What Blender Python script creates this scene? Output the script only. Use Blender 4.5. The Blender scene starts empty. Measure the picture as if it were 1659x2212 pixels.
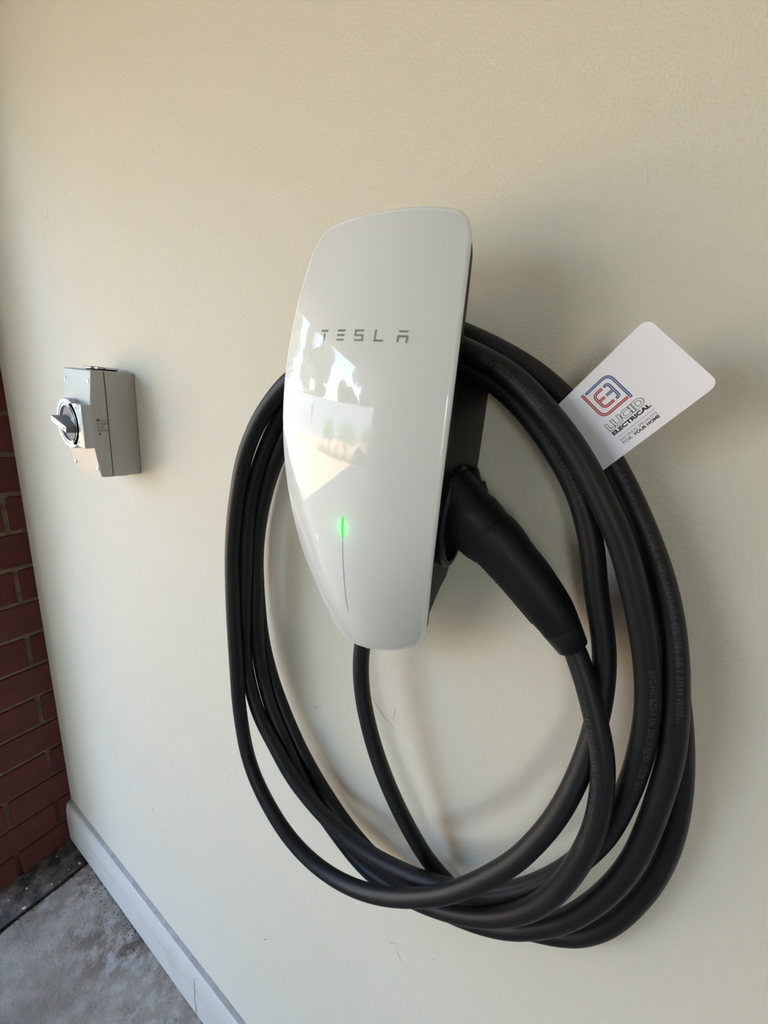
import bpy, bmesh, math, random
from mathutils import Vector, Matrix, noise
C = bpy.context.scene.collection
sc = bpy.context.scene
R = random.Random(7)

# ------------------------------------------------------------------ camera
cd = bpy.data.cameras.new('camera'); cam = bpy.data.objects.new('camera', cd); C.objects.link(cam)
FPX = 869.25
right = Vector((.8378, .5378, .0938)); down = Vector((.2276, -.1878, -.9555)); fwd = Vector((-.4962, .8219, -.2798))
m = Matrix((right, -down, -fwd)).transposed().to_4x4()
m.translation = Vector((1.281, -.3508, 1.4974))
cam.matrix_world = m
cd.sensor_fit = 'VERTICAL'; cd.sensor_height = 36; cd.lens = FPX / 2212 * 36
cd.clip_start = .02; cd.clip_end = 300
sc.camera = cam

# ------------------------------------------------------------------ sky, sun, exposure
w = bpy.data.worlds.new('world'); sc.world = w; w.use_nodes = True
nt = w.node_tree; nt.nodes.clear()
sky = nt.nodes.new('ShaderNodeTexSky'); sky.sky_type = 'NISHITA'; sky.sun_disc = False
SUN_DIR = Vector((-.46, -.42, -1.0)).normalized()      # the way the light travels
sky.sun_elevation = math.asin(-SUN_DIR.z); sky.sun_rotation = math.atan2(-SUN_DIR.x, -SUN_DIR.y)
sky.air_density = 1.0; sky.dust_density = .4; sky.ozone_density = 2.5
bg = nt.nodes.new('ShaderNodeBackground'); bg.inputs[1].default_value = .43
wo = nt.nodes.new('ShaderNodeOutputWorld')
nt.links.new(sky.outputs[0], bg.inputs[0]); nt.links.new(bg.outputs[0], wo.inputs[0])
sl = bpy.data.lights.new('sun', 'SUN'); sl.energy = 7.6; sl.angle = .0093; sl.color = (1, .90, .76)
so = bpy.data.objects.new('sun', sl); C.objects.link(so)
so.rotation_euler = SUN_DIR.to_track_quat('-Z', 'Y').to_euler(); so.location = (-3, 2, 8)
# portal over the open garage doorway (guides sky sampling, gives off nothing itself)
pl = bpy.data.lights.new('doorway_portal', 'AREA'); pl.shape = 'RECTANGLE'; pl.size = 2.85; pl.size_y = 2.0
pl.cycles.is_portal = True
po = bpy.data.objects.new('doorway_portal', pl); C.objects.link(po)
po.matrix_world = Matrix(((0, 0, -1, -.02), (1, 0, 0, -1.655), (0, -1, 0, 1.0), (0, 0, 0, 1)))
pl2 = bpy.data.lights.new('added_doorway_portal', 'AREA'); pl2.shape = 'RECTANGLE'; pl2.size = 1.3; pl2.size_y = 2.4  # portal over an unseen second doorway, added to brighten the room
pl2.cycles.is_portal = True
po2 = bpy.data.objects.new('added_doorway_portal', pl2); C.objects.link(po2)
po2.matrix_world = Matrix(((1, 0, 0, 3.85), (0, 0, -1, -5.83), (0, 1, 0, 1.2), (0, 0, 0, 1)))
vs = sc.view_settings
vs.view_transform = 'Standard'; vs.look = 'None'; vs.exposure = 2.46; vs.gamma = 1; vs.use_curve_mapping = False
try:
    sc.cycles.max_bounces = 10; sc.cycles.diffuse_bounces = 7; sc.cycles.glossy_bounces = 4
    sc.cycles.sample_clamp_indirect = 12; sc.cycles.use_denoising = True
    sc.cycles.caustics_reflective = False; sc.cycles.caustics_refractive = False
except Exception: pass

# ------------------------------------------------------------------ materials
def mat(name, col, rough=.6, metal=0, noise_s=None, noise_c=None, bump=None, spec=.5, ior=1.5, coat=0, emis=None, detail=4, lo=.35, hi=.65):
    M = bpy.data.materials.new(name); M.use_nodes = True
    n = M.node_tree.nodes; l = M.node_tree.links; b = n['Principled BSDF']
    b.inputs['Base Color'].default_value = (*col, 1); b.inputs['Roughness'].default_value = rough
    b.inputs['Metallic'].default_value = metal; b.inputs['IOR'].default_value = ior
    b.inputs['Specular IOR Level'].default_value = spec
    b.inputs['Coat Weight'].default_value = coat
    tc = n.new('ShaderNodeTexCoord')
    if noise_s:
        t = n.new('ShaderNodeTexNoise'); t.inputs['Scale'].default_value = noise_s; t.inputs['Detail'].default_value = detail
        l.new(tc.outputs['Object'], t.inputs['Vector'])
        r = n.new('ShaderNodeValToRGB'); r.color_ramp.elements[0].position = lo; r.color_ramp.elements[1].position = hi
        r.color_ramp.elements[0].color = (*col, 1); r.color_ramp.elements[1].color = (*(noise_c or col), 1)
        l.new(t.outputs[0], r.inputs[0]); l.new(r.outputs[0], b.inputs['Base Color'])
    if bump:
        t = n.new('ShaderNodeTexNoise'); t.inputs['Scale'].default_value = bump[0]; t.inputs['Detail'].default_value = 5
        l.new(tc.outputs['Object'], t.inputs['Vector'])
        bp = n.new('ShaderNodeBump'); bp.inputs['Strength'].default_value = bump[1]; bp.inputs['Distance'].default_value = bump[2]
        l.new(t.outputs[0], bp.inputs['Height']); l.new(bp.outputs[0], b.inputs['Normal'])
    if emis:
        b.inputs['Emission Color'].default_value = (*emis[0], 1); b.inputs['Emission Strength'].default_value = emis[1]
    return M

M = {}
M['wall'] = mat('painted_render', (.74, .68, .555), .62, noise_s=2.5, noise_c=(.755, .695, .575), bump=(420, .6, .001), spec=.35)
M['mark'] = mat('scuff', (.50, .47, .41), .8)
M['mark_dark'] = mat('scuff_dark', (.25, .22, .19), .8)
M['trim'] = mat('skirting_paint', (.66, .63, .565), .5, noise_s=14, noise_c=(.60, .56, .48), bump=(160, .3, .0006), lo=.55, hi=.8)
M['bead'] = mat('dusty_bead', (.40, .375, .36), .75, noise_s=30, noise_c=(.30, .28, .265), bump=(200, .5, .001))
M['crack'] = mat('crack_brown', (.20, .15, .12), .9)
M['mortar'] = mat('mortar', (.24, .17, .105), .95, noise_s=60, noise_c=(.15, .10, .065), bump=(240, .9, .003))
M['bricks'] = [mat('brick_red', c, .85, noise_s=25, noise_c=c2, bump=(300, .5, .0012)) for c, c2 in
               (((.095, .019, .014), (.072, .015, .011)), ((.085, .020, .015), (.105, .024, .017)), ((.098, .018, .013), (.075, .017, .013)))]
M['black'] = mat('black_plastic', (.0032, .0032, .0035), .42, spec=.22, bump=(1500, .15, .0002))
M['socket'] = mat('socket_black', (.006, .006, .006), .35)
M['cable'] = mat('cable_rubber', (.0055, .0055, .0062), .46, noise_s=40, noise_c=(.0070, .0070, .0075), bump=(900, .12, .0002), spec=.34)
M['print'] = mat('cable_print', (.045, .045, .043), .55)
M['grip'] = mat('plug_plastic', (.0036, .0036, .0040), .50, spec=.28, bump=(1300, .2, .0002))
M['collar'] = mat('plug_collar', (.008, .008, .0085), .5, spec=.35)
M['glass'] = mat('white_glass', (.75, .755, .735), .012, spec=.62, ior=1.5)
M['rim'] = mat('glass_edge', (.88, .89, .87), .02, spec=.5, ior=1.5)
M['logo'] = mat('grey_print', (.27, .27, .26), .05)
M['slit'] = mat('slit_grey', (.42, .43, .43), .1)
M['led'] = mat('led_green', (.02, .3, .05), .4, emis=((.03, 1, .09), .125))
M['card'] = mat('card_stock', (.85, .82, .86), .55)
M['ink'] = mat('ink_black', (.02, .02, .022), .6)
M['ink2'] = mat('ink_grey', (.10, .10, .11), .6)
M['blue'] = mat('ink_blue', (.045, .085, .24), .6)
M['red'] = mat('ink_red', (.42, .018, .03), .6)
M['white'] = mat('ink_white', (.82, .80, .83), .6)
M['enc'] = mat('enclosure_grey', (.43, .42, .395), .36, bump=(900, .08, .0002), spec=.45)
M['enc2'] = mat('enclosure_light', (.47, .475, .48), .16, spec=.5)
M['dial'] = mat('dial_grey', (.11, .11, .105), .5)
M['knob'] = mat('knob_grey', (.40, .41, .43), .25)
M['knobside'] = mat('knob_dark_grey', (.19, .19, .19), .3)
M['steel'] = mat('steel', (.62, .60, .58), .22, metal=1)
M['orange'] = mat('orange_mark', (.75, .16, .05), .5)
M['label'] = mat('label_ink', (.10, .10, .10), .5)
M['seam'] = mat('seam_dark', (.05, .05, .045), .8)
M['chip'] = mat('paint_flake', (.50, .46, .38), .7)
M['dirt'] = mat('dirt', (.035, .028, .022), .95, noise_s=90, noise_c=(.10, .08, .06))
M['ceiling'] = mat('ceiling_paint', (.80, .81, .82), .8)
M['wall2'] = mat('pale_wall', (.76, .77, .78), .8)  # even near-white paint of the far and end garage walls
M['beam'] = mat('beam_cream', (.62, .58, .48), .7)
M['pave'] = mat('driveway_paver', (.58, .415, .245), .85, noise_s=3, noise_c=(.50, .36, .21), bump=(60, .4, .004))
M['road'] = mat('asphalt', (.31, .30, .30), .9, noise_s=30, noise_c=(.22, .21, .21))
M['verge'] = mat('dry_verge', (.46, .35, .21), .95, noise_s=4, noise_c=(.28, .26, .13))
M['fence'] = mat('fence_grey', (.30, .32, .32), .6)
M['bush'] = mat('bush_green', (.25, .44, .08), .8, noise_s=8, noise_c=(.38, .54, .18))
M['leaf'] = mat('gum_leaf', (.38, .37, .24), .8, noise_s=5, noise_c=(.54, .50, .36))
M['bark'] = mat('gum_bark', (.34, .29, .24), .9)
M['rock'] = mat('sandstone', (.52, .38, .27), .9, noise_s=6, noise_c=(.40, .27, .18), bump=(20, .6, .03))
M['roof'] = mat('house_wall', (.60, .58, .52), .8)

def low_mortar():      # the lowest joints are smeared with red
    n = M['mortar'].node_tree.nodes; l = M['mortar'].node_tree.links; b = n['Principled BSDF']
    src = b.inputs['Base Color'].links[0].from_socket; tc = n.new('ShaderNodeTexCoord'); sp = n.new('ShaderNodeSeparateXYZ'); l.new(tc.outputs['Object'], sp.inputs[0])
    t = n.new('ShaderNodeTexNoise'); t.inputs['Scale'].default_value = 9; l.new(tc.outputs['Object'], t.inputs['Vector'])
    ad = n.new('ShaderNodeMath'); ad.operation = 'MULTIPLY_ADD'; ad.inputs[1].default_value = .35; l.new(t.outputs[0], ad.inputs[0]); l.new(sp.outputs[2], ad.inputs[2])
    mr = n.new('ShaderNodeMapRange'); mr.inputs[1].default_value = .30; mr.inputs[2].default_value = .62; l.new(ad.outputs[0], mr.inputs[0])
    mx = n.new('ShaderNodeMix'); mx.data_type = 'RGBA'; mx.inputs[6].default_value = (.12, .040, .027, 1); l.new(mr.outputs[0], mx.inputs[0]); l.new(src, mx.inputs[7]); l.new(mx.outputs[2], b.inputs['Base Color'])
low_mortar()
# floor: aged concrete slab
def floor_mat():
    Mx = mat('concrete', (.23, .22, .205), .75)
    n = Mx.node_tree.nodes; l = Mx.node_tree.links; b = n['Principled BSDF']
    tc = n.new('ShaderNodeTexCoord')
    def nz(s, d=6, rg=.6):
        t = n.new('ShaderNodeTexNoise'); t.inputs['Scale'].default_value = s; t.inputs['Detail'].default_value = d
        t.inputs['Roughness'].default_value = rg; l.new(tc.outputs['Object'], t.inputs['Vector']); return t
    a = nz(5.5, 8, .62); r = n.new('ShaderNodeValToRGB'); e = r.color_ramp.elements
    e[0].position = .36; e[0].color = (.165, .12, .080, 1); e[1].position = .64; e[1].color = (.40, .34, .27, 1)
    k = e.new(.50); k.color = (.275, .225, .172, 1)
    l.new(a.outputs[0], r.inputs[0])
    # pale flaking band close to the skirting
    c = nz(26, 9, .7); r2 = n.new('ShaderNodeValToRGB'); r2.color_ramp.elements[0].position = .46; r2.color_ramp.elements[1].position = .62
    l.new(c.outputs[0], r2.inputs[0])
    sp = n.new('ShaderNodeSeparateXYZ'); l.new(tc.outputs['Object'], sp.inputs[0])
    mr = n.new('ShaderNodeMapRange'); mr.inputs[1].default_value = -.20; mr.inputs[2].default_value = -.07; l.new(sp.outputs[1], mr.inputs[0])
    mu = n.new('ShaderNodeMath'); mu.operation = 'MULTIPLY'; l.new(r2.outputs[0], mu.inputs[0]); l.new(mr.outputs[0], mu.inputs[1])
    mx = n.new('ShaderNodeMix'); mx.data_type = 'RGBA'; mx.inputs[7].default_value = (.56, .51, .46, 1)
    m2 = n.new('ShaderNodeMath'); m2.operation = 'MULTIPLY'; m2.inputs[1].default_value = .9; l.new(mu.outputs[0], m2.inputs[0])
    l.new(m2.outputs[0], mx.inputs[0]); l.new(r.outputs[0], mx.inputs[6]); l.new(mx.outputs[2], b.inputs['Base Color'])
    d = nz(38, 8, .7); bp = n.new('ShaderNodeBump'); bp.inputs['Strength'].default_value = .9; bp.inputs['Distance'].default_value = .012
    l.new(d.outputs[0], bp.inputs['Height']); l.new(bp.outputs[0], b.inputs['Normal'])
    return Mx
M['floor'] = floor_mat()
M['dirty'] = mat('dirty_concrete', (.045, .037, .030), .9, noise_s=22, noise_c=(.20, .17, .14), bump=(90, .8, .004), detail=8, lo=.42, hi=.66)

# ------------------------------------------------------------------ helpers
def mesh_obj(name, verts, faces, material, parent=None, smooth=False, angle=None):
    me = bpy.data.meshes.new(name); me.from_pydata([tuple(v) for v in verts], [], faces)
    bm = bmesh.new(); bm.from_mesh(me); bmesh.ops.recalc_face_normals(bm, faces=bm.faces); bm.to_mesh(me); bm.free()
    if smooth:
        for p in me.polygons: p.use_smooth = True
        if angle is not None: me.set_sharp_from_angle(angle=math.radians(angle))
    me.materials.append(material)
    o = bpy.data.objects.new(name, me); C.objects.link(o)
    if parent: adopt(o, parent)
    return o
def adopt(o, parent):
    o.parent = parent
    o.matrix_parent_inverse = Matrix.Translation(-Vector(parent.location)) if parent.type == 'EMPTY' else Matrix.Identity(4)
def thing(name, label, cat, loc, group=None):
    o = bpy.data.objects.new(name, None); C.objects.link(o); o.location = loc; o.empty_display_size = .05
    o['label'] = label; o['category'] = cat
    if group: o['group'] = group
    return o
def tag(o, label, cat, group=None, kind=None):
    o['label'] = label; o['category'] = cat
    if group: o['group'] = group
    if kind: o['kind'] = kind
    return o
def struct(o, label=None):
    o['kind'] = 'structure'
    if label: o['label'] = label
    return o
class MB:
    def __init__(s): s.v = []; s.f = []
    def add(s, vs, fs):
        k = len(s.v); s.v += [Vector(v) for v in vs]; s.f += [tuple(i + k for i in f) for f in fs]
    def box(s, a, b, ch=0):
        x0, y0, z0 = a; x1, y1, z1 = b
        if ch <= 0:
            s.add([(x, y, z) for x in (x0, x1) for y in (y0, y1) for z in (z0, z1)],
                  [(0, 1, 3, 2), (4, 6, 7, 5), (0, 4, 5, 1), (2, 3, 7, 6), (0, 2, 6, 4), (1, 5, 7, 3)])
        else:
            bm = bmesh.new(); r = bmesh.ops.create_cube(bm, size=1)
            for v in bm.verts: v.co = Vector(((x0 + x1) / 2 + v.co.x * (x1 - x0), (y0 + y1) / 2 + v.co.y * (y1 - y0), (z0 + z1) / 2 + v.co.z * (z1 - z0)))
            bmesh.ops.bevel(bm, geom=list(bm.edges), offset=ch, segments=2, affect='EDGES', profile=.5)
            bm.verts.ensure_lookup_table(); bm.verts.index_update()
            s.add([v.co.copy() for v in bm.verts], [tuple(v.index for v in f.verts) for f in bm.faces]); bm.free()
        return s
    def loft(s, loops, cap0=True, cap1=True, closed=True):
        n = len(loops[0]); vs = [p for L in loops for p in L]; fs = []
        for i in range(len(loops) - 1):
            for j in range(n if closed else n - 1):
                a = i * n + j; b = i * n + (j + 1) % n
                fs.append((a, b, b + n, a + n))
        if cap0: fs.append(tuple(range(n)))
        if cap1: fs.append(tuple((len(loops) - 1) * n + j for j in range(n)))
        s.add(vs, fs); return s
    def build(s, name, material, parent=None, smooth=False, angle=None):
        return mesh_obj(name, s.v, s.f, material, parent, smooth, angle)
def box(name, a, b, material, parent=None, ch=0):
    return MB().box(a, b, ch).build(name, material, parent, smooth=ch > 0, angle=40)
def ring(c, ax, up, r, n=24, r2=None):
    ax = Vector(ax).normalized(); u = (Vector(up) - ax * Vector(up).dot(ax)).normalized(); v = ax.cross(u)
    r2 = r2 or r
    return [Vector(c) + u * r * math.cos(2 * math.pi * i / n) + v * r2 * math.sin(2 * math.pi * i / n) for i in range(n)]
def cyl(mb, a, b, r, n=16, ch=0):
    a = Vector(a); b = Vector(b); ax = (b - a).normalized(); up = Vector((0, 0, 1)) if abs(ax.z) < .9 else Vector((1, 0, 0))
    if ch: mb.loft([ring(a, ax, up, r, n), ring(b - ax * ch, ax, up, r, n), ring(b, ax, up, r - ch, n)])
    else: mb.loft([ring(a, ax, up, r, n), ring(b, ax, up, r, n)])
    return mb

def text_mesh(s, size=1, offset=0, space=1.0, w=None):
    cu = bpy.data.curves.new('t', 'FONT'); cu.body = s; cu.size = size; cu.offset = offset; cu.space_character = space
    cu.resolution_u = 3; cu.fill_mode = 'FRONT'
    o = bpy.data.objects.new('t', cu); C.objects.link(o); bpy.context.view_layer.update()
    me = o.evaluated_get(bpy.context.evaluated_depsgraph_get()).to_mesh()
    vs = [v.co.copy() for v in me.vertices]; fs = [tuple(p.vertices) for p in me.polygons]
    bpy.data.objects.remove(o); bpy.data.curves.remove(cu)
    xs = [v.x for v in vs]; ys = [v.y for v in vs]
    return vs, fs, (min(xs), max(xs), min(ys), max(ys))

# ------------------------------------------------------------------ room shell
wb = struct(box('wall_back', (0, 0, -.05), (6.2, .12, 2.62), M['wall']), 'cream rendered garage wall carrying the charger')
def scuff(pts, wd, material):
    mb = MB(); L = [Vector((p[0], -.0003, p[1])) for p in pts]; A = []; B = []
    for i, p in enumerate(L):
        d = (L[min(i + 1, len(L) - 1)] - L[max(i - 1, 0)]).normalized(); nn = Vector((-d.z, 0, d.x)); t = math.sin(math.pi * (i + .3) / (len(L) - .4))
        A.append(p + nn * wd * t / 2); B.append(p - nn * wd * t / 2)
    n = len(L); mb.add(A + B, [(i, i + 1, n + i + 1, n + i) for i in range(n - 1)])
    o = mb.build('scuff_mark', material, wb); return o
scuff([(.385, .5163), (.40, .513), (.417, .516), (.4298, .5223)], .0012, M['mark'])
scuff([(1.1446, .7633), (1.150, .776), (1.159, .782), (1.168, .778)], .0012, M['mark'])
scuff([(1.155, .772), (1.160, .766), (1.168, .7557)], .0010, M['mark'])
scuff([(.900, .4947), (.9025, .4985), (.905, .503)], .0022, M['mark_dark'])
scuff([(.5216, .5197), (.5225, .523), (.524, .526)], .002, M['mark_dark'])
scuff([(1.078, 1.147), (1.086, 1.137), (1.098, 1.127), (1.1115, 1.1212)], .0011, M['mark'])
scuff([(1.112, 1.150), (1.110, 1.140), (1.1105, 1.130)], .0010, M['mark'])
scuff([(.31, .60), (.335, .60), (.36, .585), (.375, .565)], .0010, M['mark'])
scuff([(.58, .50), (.583, .508), (.582, .516)], .0022, M['mark'])
scuff([(.32, 1.74), (.34, 1.73), (.352, 1.75)], .0012, M['mark'])
scuff([(.43, 1.75), (.434, 1.753), (.439, 1.754)], .003, M['white'])
for i in range(26):
    x = R.uniform(.15, 1.6); z = R.uniform(.35, 1.95)
    scuff([(x, z), (x + R.uniform(-.002, .002), z + .0015), (x + .001, z + .003)], R.uniform(.0008, .0018), M['mark'] if i % 2 else M['mark_dark'])

# baseboard with bead, groove and sloping top
def prof(x0, x1, pts, name, material, parent=None):
    mb = MB(); mb.loft([[Vector((x0, y, z)) for y, z in pts], [Vector((x1, y, z)) for y, z in pts]]); return mb.build(name, material, parent)
bb = struct(prof(.001, 6.2, [(0, .001), (-.0185, .001), (-.0188, .0935), (-.0140, .0948), (-.0140, .0970), (-.0186, .0985), (-.0176, .125), (-.0128, .1480), (-.0085, .1500), (0, .1545)], 'baseboard_back', M['trim']), 'cream painted skirting board')
mb = MB(); mb.loft([[Vector((x, y, z)) for y, z in ((-.0084, .1496), (-.0086, .1504), (-.0008, .1554), (0, .1550), (0, .148))] for x in (.0005, 6.2)])
mb.build('dusty_bead', M['bead'], bb)['label'] = 'darker dusty sloping top bead'
mb = MB()
cr = [(-.0191, .001, .686), (-.0191, .03, .688), (-.0191, .06, .6835), (-.0191, .099, .6855), (-.0175, .126, .683), (-.0122, .1460, .6845)]
mb.add([(x - .0007, y - .0004, z) for y, z, x in cr] + [(x + .0007, y - .0004, z) for y, z, x in cr], [(i, i + 1, i + 7, i + 6) for i in range(5)])
mb.build('crack', M['crack'], bb)

# concrete slab with a rough front edge, a recessed joint and the strip under the brick pier
def grid_slab(name, x0, x1, y0, y1, z, material, nx, ny, amp, edge=0, label=None):
    vs = []; fs = []
    for j in range(ny + 1):
        for i in range(nx + 1):
            x = x0 + (x1 - x0) * i / nx; y = y0 + (y1 - y0) * j / ny
            xx = x + (noise.noise(Vector((0, y * 18, 3))) * edge if i == 0 else 0)
            zz = z + noise.noise(Vector((x * 9, y * 9, 1))) * amp + noise.noise(Vector((x * 45, y * 45, 1))) * amp * .4
            vs.append((xx, y, zz))
    for j in range(ny):
        for i in range(nx): a = j * (nx + 1) + i; fs.append((a, a + 1, a + nx + 2, a + nx + 1))
    k = len(vs); b = [(x0, y0), (x1, y0), (x1, y1), (x0, y1)]
    vs += [(p[0], p[1], -.12) for p in b]
    e0 = list(range(0, nx + 1)); e1 = [j * (nx + 1) + nx for j in range(ny + 1)]; e2 = [ny * (nx + 1) + i for i in range(nx, -1, -1)]; e3 = [j * (nx + 1) for j in range(ny, -1, -1)]
    for e, (p, q) in zip((e0, e1, e2, e3), ((0, 1), (1, 2), (2, 3), (3, 0))): fs.append(tuple(e) + (k + q, k + p))
    fs.append((k, k + 1, k + 2, k + 3))
    return struct(mesh_obj(name, vs, fs, material, None, True, 40), label)
grid_slab('floor', .128, 1.6, -1.0, 0, 0, M['floor'], 110, 80, .0018, .006, 'stained grey concrete garage slab')
grid_slab('floor.001', 1.6, 6.2, -5.8, 0, 0, M['floor'], 10, 12, 0, 0)
grid_slab('floor.002', .128, 1.6, -5.8, -1.0, 0, M['floor'], 8, 12, 0, 0)
grid_slab('trim_1', 0.0, .112, -.24, -.0, -.004, M['dirty'], 16, 34, .004, 0, 'dirty concrete strip under the brick pier')
grid_slab('trim_2', 0.0, .112, -5.8, -.24, -.004, M['floor'], 6, 30, .002, 0)
# dirt in the joint
mb = MB()
for i in range(1500):
    y = -R.random() ** 1.3 * .30; t = R.random()
    if t < .42: x = R.gauss(.12, .007)
    elif t < .72: x = R.uniform(0.003, .02) + R.random() ** 3 * .04
    else: x = R.uniform(.0, .125); y = -R.random() ** 2.2 * .2
    if i > 1150: x = R.uniform(.06, .45); y = -.02 - R.random() ** 2.5 * .05
    s = R.uniform(.0006, .0028); z = -.011 if abs(x - .12) < .008 else (.0005 if x > .12 else -.003); z += s * .4
    q = [Vector((R.uniform(.5, 1) * s, 0, 0)), Vector((0, R.uniform(.5, 1) * s, 0)), Vector((-R.uniform(.5, 1) * s, 0, 0)), Vector((0, -R.uniform(.5, 1) * s, 0)), Vector((0, 0, s * .7)), Vector((0, 0, -s * .5))]
    mb.add([Vector((x, min(y, -.001 - s), z)) + p for p in q], [(0, 1, 4), (1, 2, 4), (2, 3, 4), (3, 0, 4), (1, 0, 5), (2, 1, 5), (3, 2, 5), (0, 3, 5)])
d = mb.build('dirt', M['dirt']); tag(d, 'dark crumbs and grit in the floor joint by the brick pier', 'dirt', kind='stuff')
mb = MB()
for i in range(30):
    mb.add([(.112, -i * .01, -.012), (.13, -i * .01, -.012), (.13, -i * .01 - .01, -.012), (.112, -i * .01 - .01, -.012)], [(0, 1, 2, 3)])
struct(box('trim_3', (.11, -5.8, -.12), (.13, 0, -.013), M['dirt']), 'dark recessed joint in the floor')
flakes = [(.1072, -.0346, .006), (.1099, -.1722, .0065), (.060, -.1500, .0035), (.104, -.105, .004), (.099, -.060, .003), (.030, -.066, .003), (.19, -.075, .004), (.115, -.090, .003), (.24, -.050, .0035), (.30, -.10, .003), (.055, -.19, .004)]
pos = ['largest, by the skirting end', 'wide one at the left by the slab edge', 'beside the foot of the brick pier', 'halfway along the slab edge', 'just left of the skirting end', 'in the corner of pier and skirting', 'on the slab near the skirting', 'on the slab edge between two wider flakes', 'on the slab beside the skirting', 'on the open slab farthest from the pier', 'at the left picture edge by the pier']
for (x, y, s), pz in zip(flakes, pos):
    mb = MB(); n = 6; top = []; bot = []
    for i in range(n):
        a = i / n * 6.283 + R.uniform(-.3, .3); r = s * R.uniform(.6, 1.1)
        top.append(Vector((x + r * math.cos(a), y + r * math.sin(a) * .8, .0035 + R.uniform(0, .0015)))); bot.append(top[-1] - Vector((0, 0, .0012)))
    mb.loft([bot, top]); o = mb.build('paint_flake', M['chip'])
    tag(o, 'small pale paint flake on the floor, ' + pz, 'flake', 'paint flakes on the floor')

# left wall: brick pier beside the open garage doorway
wl = struct(box('wall_left', (-.23, -.235, -.1), (-.008, .10, 2.02), M['mortar']), 'dark red brick pier with sandy mortar')
Z0 = 1.3696; CO = .0989
bmesh_cache = {}
def brick_mesh(y0, y1, var):
    key = (round(y1 - y0, 3), var)
    if key in bmesh_cache: return bmesh_cache[key]
    rr = random.Random(hash(key) % 1000 + var)
    b = MB(); b.box((-.09, 0, 0), (0, y1 - y0, CO - .012), .0025)
    for v in b.v: v.x += rr.uniform(-.0006, .0006); v.z += rr.uniform(-.0006, .0006)
    me = bpy.data.meshes.new('brick'); me.from_pydata([tuple(v) for v in b.v], [], b.f); me.materials.append(M['bricks'][var % 3])
    bmesh_cache[key] = me; return me
for k in range(-7, 15):
    zt = Z0 - CO * k          # joint above course k
    z = zt - CO + .006
    spans = [(-.0301, .07), (-.232, -.0421)] if k % 2 == 0 else [(-.139, .09), (-.232, -.151)]
    for (a, b) in spans:
        o = bpy.data.objects.new('brick', brick_mesh(a, b, R.randrange(3))); C.objects.link(o)
        o.location = (R.uniform(-.0012, .0008), a, z); o.parent = wl
# rest of the left wall: lintel above the doorway and the far pier
struct(box('wall_left.001', (-.23, -3.1, 2.02), (0, .0, 2.62), M['beam']), 'cream lintel above the garage doorway')
struct(box('wall_left.002', (-.12, -5.8, -.1), (0, -3.08, 2.62), M['beam']), 'cream wall beyond the garage doorway')
struct(box('trim_4', (0, -3.20, 0), (.05, -3.08, 2.1), M['roof']), 'doorway post')
struct(box('trim_5', (.0, -3.1, 2.02), (.09, -.0, 2.10), M['beam']), 'doorway head trim')
struct(box('wall_front', (-.1, -5.9, -.1), (3.2, -5.8, 2.62), M['wall2']), 'far garage wall')
struct(box('wall_front.001', (3.2, -5.9, 2.4), (6.2, -5.8, 2.62), M['wall2']), 'lintel over the added second doorway')  # opening below is added out of view to let in fill light
struct(box('wall_front.002', (4.5, -5.9, -.1), (6.2, -5.8, 2.4), M['wall2']), 'far garage wall')
struct(box('patio', (-.999, -9.4, -.35), (6.5, -5.81, -.03), M['road']), 'paved yard outside the added second doorway')
struct(box('wall_right', (6.2, -5.9, -.1), (6.3, .1, 2.62), M['wall2']), 'end garage wall')
struct(box('ceiling', (-.1, -5.9, 2.62), (6.3, .12, 2.72), M['ceiling']), 'plaster garage ceiling')
for i, (y) in enumerate((-.25, -2.9)):
    o = struct(box('trim_%d' % (6 + i), (.1, y - .02, 2.34), (3.2, y + .02, 2.38), M['steel']), 'garage door track')
for i, (a, b) in enumerate((((1.1, -5.8, .0), (1.22, -5.74, 2.3)), ((1.5, -5.8, .0), (1.9, -5.72, 2.0)), ((3.12, -5.8, 0), (3.2, -5.7, 2.4)))):
    struct(box('trim_%d' % (8 + i), a, b, M['beam']), 'pale upright on the far garage wall')
for i, x in enumerate((1.2, 2.4, 3.6)):
    struct(box('trim_%d' % (11 + i), (x, -5.8, 2.60), (x + .04, 0, 2.625), M['beam']), 'ceiling batten')

# ------------------------------------------------------------------ wall charger
XC = 1.0925
def interp(x, xs, ys):
    if x <= xs[0]: return ys[0]
    for i in range(len(xs) - 1):
        if x <= xs[i + 1]:
            t = (x - xs[i]) / (xs[i + 1] - xs[i]); return ys[i] + t * (ys[i + 1] - ys[i])
    return ys[-1]
def sinterp(x, xs, ys):   # smooth (Catmull-Rom) interpolation
    if x <= xs[0]: return ys[0]
    if x >= xs[-1]: return ys[-1]
    for i in range(len(xs) - 1):
        if x <= xs[i + 1]: break
    def sl(j):
        if j <= 0 or j >= len(xs) - 1: return (ys[min(j + 1, len(xs) - 1)] - ys[max(j - 1, 0)]) / (xs[min(j + 1, len(xs) - 1)] - xs[max(j - 1, 0)])
        return (ys[j + 1] - ys[j - 1]) / (xs[j + 1] - xs[j - 1])
    h = xs[i + 1] - xs[i]; t = (x - xs[i]) / h
    return (2 * t**3 - 3 * t * t + 1) * ys[i] + (t**3 - 2 * t * t + t) * h * sl(i) + (-2 * t**3 + 3 * t * t) * ys[i + 1] + (t**3 - t * t) * h * sl(i + 1)
BZ = ([1.20, 1.25, 1.305, 1.36, 1.40, 1.47, 1.54, 1.60, 1.66], [.029, .030, .029, .0225, .0172, .0130, .0115, .0100, .0085])
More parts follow.
